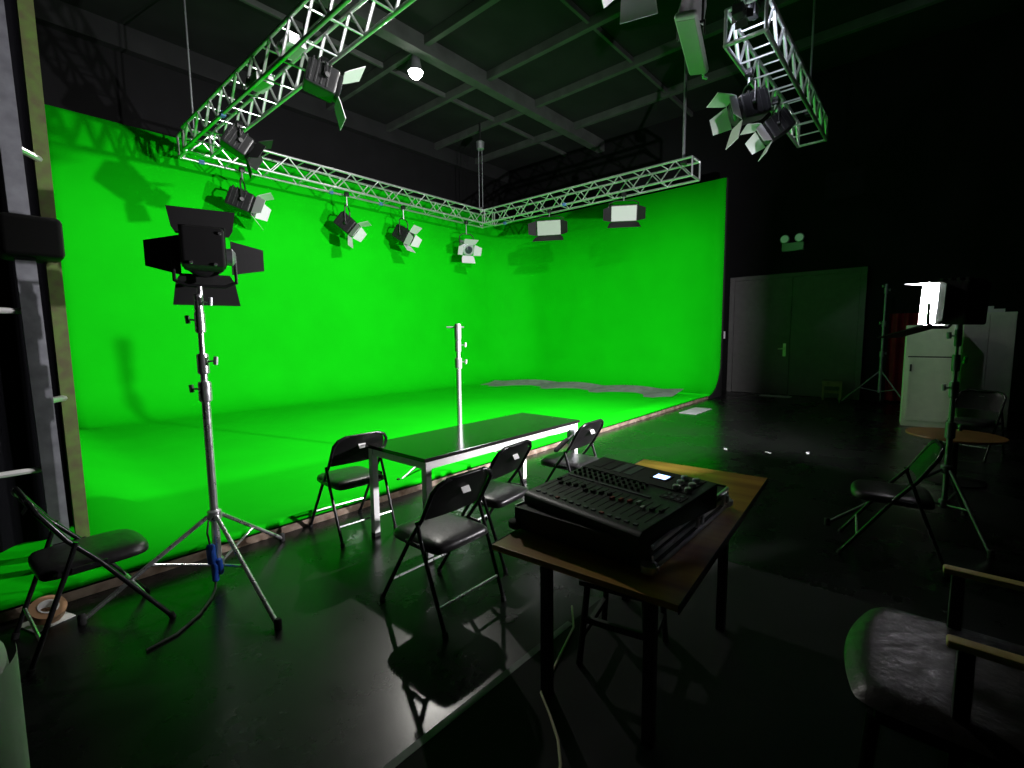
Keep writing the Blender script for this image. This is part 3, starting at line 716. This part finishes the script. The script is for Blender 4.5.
# ------------------------------------------------------------------ right side
# padded armchair cropped at lower right
t = thing('armchair', 'dark leather armchair with pale wooden armrests in the lower right corner', 'armchair', (2.13,-.18,0), 0)
def aseat(u, v):
    x = -.36+.72*u; y = -.36+.72*v
    e = max(0, 1-((2*u-1)**2)**5); g_ = max(0, 1-((2*v-1)**2)**5)
    return (x*(.93+.07*g_), y+(-.06*(2*u-1)**2 if v > .5 else 0), .405+.042*(min(e,g_))**.5)
MB().grid(aseat, 18, 18).build('seat_cushion', 'leather', t, 180, sub=1)
MB().box((-.335,-.34,.34), (.335,.25,.412), .02).build('seat_base', 'blackm', t)
def aback(u, v):
    x = -.33+.66*u; z = .46+.55*v
    return (x*(1-.06*v), -.36-.12*v-.03*(1-(2*u-1)**2), z)
MB().grid(aback, 12, 12, .09).build('backrest', 'leather', t, 60)
for q, xa in ((-1,-.285),(1,.29)):
    a_ = MB().box((xa-.024,-.46,.655), (xa+.024,.095,.68), .008).build('armrest', 'pale_wood', t)
    MB().box((xa-.02,.03,.10), (xa+.02,.07,.656), .006).build('arm_post', 'black', t)
    MB().box((xa-.02,-.44,.10), (xa+.02,-.40,.656), .006).build('arm_post', 'black', t)
for x in (-.29,.29):
    for y in (-.30,.25): MB().tube([(x,y,.35),(x*1.05,y*1.08,0)], .02, 10).build('leg', 'black', t)
MB().box((.235,.262,.385), (.335,.30,.397), .003).build('corner_strip', 'pale_wood', t)

# round low table
t = thing('round_table', 'low round orange-brown wooden table behind the lit lamp stand', 'table', (6.80,-.24,0))
MB().lathe([(.375,.475),(.40,.48),(.405,.49),(.40,.50)], 48).build('tabletop', 'orange_wood', t)
MB().lathe([(.05,.03),(.04,.06),(.04,.44),(.10,.476)], 20).build('pedestal', 'black', t)
MB().lathe([(.28,0),(.28,.015),(.06,.04)], 28).build('base', 'black', t)

# cream cabinets
t = thing('cabinet', 'cream wooden cabinet with framed door behind the lit lamp', 'cabinet', (10.42,-.02,0), -86)
MB().box((-.34,.0,.0), (.34,.50,1.70), .006).build('carcass', 'cream', t)
d = MB().box((-.30,-.022,.10), (.30,.0,1.16), .004).build('door', 'cream', t)
MB().box((-.29,-.026,.11), (-.25,-.021,1.15), .002).box((.25,-.026,.11), (.29,-.021,1.15), .002).box((-.25,-.026,1.10), (.25,-.021,1.15), .002).box((-.25,-.026,.11), (.25,-.021,.16), .002).build('door_frame', 'cream', d)
MB().box((-.275,-.05,.93), (-.25,-.026,1.05), .003).build('handle', 'black', d)
MB().box((-.305,-.004,1.165), (.305,.0,1.185)).build('shadow_gap', 'blackm', t)
t = thing('cabinet', 'taller plain cream cabinet standing right of the framed-door cabinet', 'cabinet', (11.15,-.70,0), -82)
MB().box((-.32,.0,.0), (.32,.55,1.90), .006).build('carcass', 'cream', t)
MB().box((-.31,-.02,.06), (-.004,.0,1.86), .004).build('door', 'cream', t)
MB().box((.004,-.02,.06), (.31,.0,1.86), .004).build('door', 'cream', t)
t = thing('paper_stack', 'stack of white papers on top of the taller cream cabinet', 'paper stack', (11.42,-.62,1.90), -80)
MB().box((-.30,-.10,0), (.25,.28,.06), .004).build('lower_sheets', 'paper', t)
MB().box((-.24,-.06,.06), (.12,.22,.11), .004).xf(Matrix.Rotation(.08,4,'Z')).build('upper_sheets', 'paper', t)
# red curtain strip
def curt(u, v): return (.05*math.sin(u*PI*7), -.32+.64*u, 1.95*v+.05)
t = tag(MB().grid(curt, 60, 6, .01).build('red_curtain', 'red'), 'dark red curtain strip hanging behind the cream cabinet', 'curtain'); t.location = (13.62,.42,0)
# wooden stool by the door
t = thing('step_stool', 'small worn wooden stool standing before the double door', 'stool', (13.42,1.72,0), 8)
MB().box((-.17,-.20,.40), (.17,.20,.44), .006).build('seat', 'stool_wood', t)
for x in (-1,1):
    for y in (-1,1): MB().box((x*.14-.022,y*.17-.022,0), (x*.14+.022,y*.17+.022,.40), .003).build('leg', 'stool_wood', t)
for x in (-.14,.14): MB().box((x-.012,-.15,.17), (x+.012,.15,.21), .003).build('stretcher', 'stool_wood', t)
for x in (-.14,.14): MB().box((x-.012,-.15,.33), (x+.012,.15,.395), .003).build('apron', 'stool_wood', t)
# flat sheets on the floor
tag(MB().box((9.35,3.42,0), (10.25,3.76,.01), .003).build('cardboard_sheet', 'mat'), 'pale flat sheet on the dark floor beside the right end of the green floor', 'sheet')
tag(MB().box((13.25,2.55,0), (13.5,3.25,.012), .003).build('floor_plate', 'silver'), 'pale flat strip on the floor at the foot of the double door', 'floor plate')
for i, (x, y, a_, lb) in enumerate(((6.75,2.05,20,'white paper scrap on the dark floor beyond the wood-topped table, nearest the green floor'), (6.9,1.55,60,'white paper scrap on the dark floor, second from the green floor'), (7.2,1.15,10,'white paper scrap on the dark floor, farthest from the green floor'))):
    q = MB().prism([(-.04,-.02,0),(.035,-.025,0),(.05,.008,0),(.0,.022,0),(-.05,.01,0)], (0,0,.004)).build('paper_scrap', 'silver'); q.location = (x,y,0); q.rotation_euler = (0,0,math.radians(a_)); tag(q, lb, 'paper scrap', 'paper scraps on the floor')

# ------------------------------------------------------------------ lights
def area(name, loc, d, size, power, col=(1,1,1), shape='DISK', spread=180):
    l = bpy.data.lights.new(name, 'AREA'); l.shape = shape; l.size = size; l.energy = power; l.color = col; l.spread = math.radians(spread)
    o = bpy.data.objects.new(name, l); C.objects.link(o); o.location = loc
    o.rotation_euler = V(d).to_track_quat('-Z', 'Y').to_euler(); return o
area('key_lamp_light', KH-kd*.06, kd, .15, 920, (1.,.96,1.))
def spot(name, loc, target, size, power, blend=.5, soft=.06, col=(1,1,1)):
    l = bpy.data.lights.new(name, 'SPOT'); l.energy = power; l.spot_size = math.radians(size); l.spot_blend = blend; l.shadow_soft_size = soft; l.color = col
    o = bpy.data.objects.new(name, l); C.objects.link(o); o.location = loc; o.rotation_euler = (V(target)-V(loc)).to_track_quat('-Z','Y').to_euler(); return o
spot('ceiling_flood_light', CL+V((-.03,-.05,-.18)), (2.0,1.2,0), 110, 480, .6, .07, (1,.97,.90))
spot('added_screen_light', (4.87,2.04,4.90), (5.0,11.0,-1.2), 130, 2200, .8, .08, (1,.98,.96))  # added fill for the green screen, thrown from the added lamp above the frame
spot('truss_lamp_light', (5.83,1.76,5.02), (8.0,1.76,4.98), 100, 70, .6, .04, (.80,.82,1))

w = bpy.data.worlds.new('World'); bpy.context.scene.world = w; w.use_nodes = True
w.node_tree.nodes['Background'].inputs[0].default_value = (.5,.6,.8,1); w.node_tree.nodes['Background'].inputs[1].default_value = .0

# ------------------------------------------------------------------ camera
f_px = 473.04; pitch, yaw, roll = math.radians(5.767), math.radians(41.524), math.radians(-.540)
F = V((math.cos(yaw)*math.cos(pitch), math.sin(yaw)*math.cos(pitch), -math.sin(pitch)))
Rr = V((math.sin(yaw), -math.cos(yaw), 0)); U = Rr.cross(F)
R2 = Rr*math.cos(roll)+U*math.sin(roll); U2 = -Rr*math.sin(roll)+U*math.cos(roll)
cam = bpy.data.cameras.new('Camera'); cam.sensor_width = 36; cam.lens = f_px*36/1024; cam.clip_start = .02
co = bpy.data.objects.new('Camera', cam); C.objects.link(co)
mw = Matrix((R2, U2, -F)).transposed().to_4x4(); mw.translation = V((0,0,1.58)); co.matrix_world = mw
sc = bpy.context.scene
sc.camera = co
sc.view_settings.view_transform = 'Standard'; sc.view_settings.look = 'None'
sc.view_settings.exposure = 0.; sc.view_settings.gamma = 1.; sc.view_settings.use_curve_mapping = False
sc.cycles.max_bounces = 10; sc.cycles.diffuse_bounces = 6
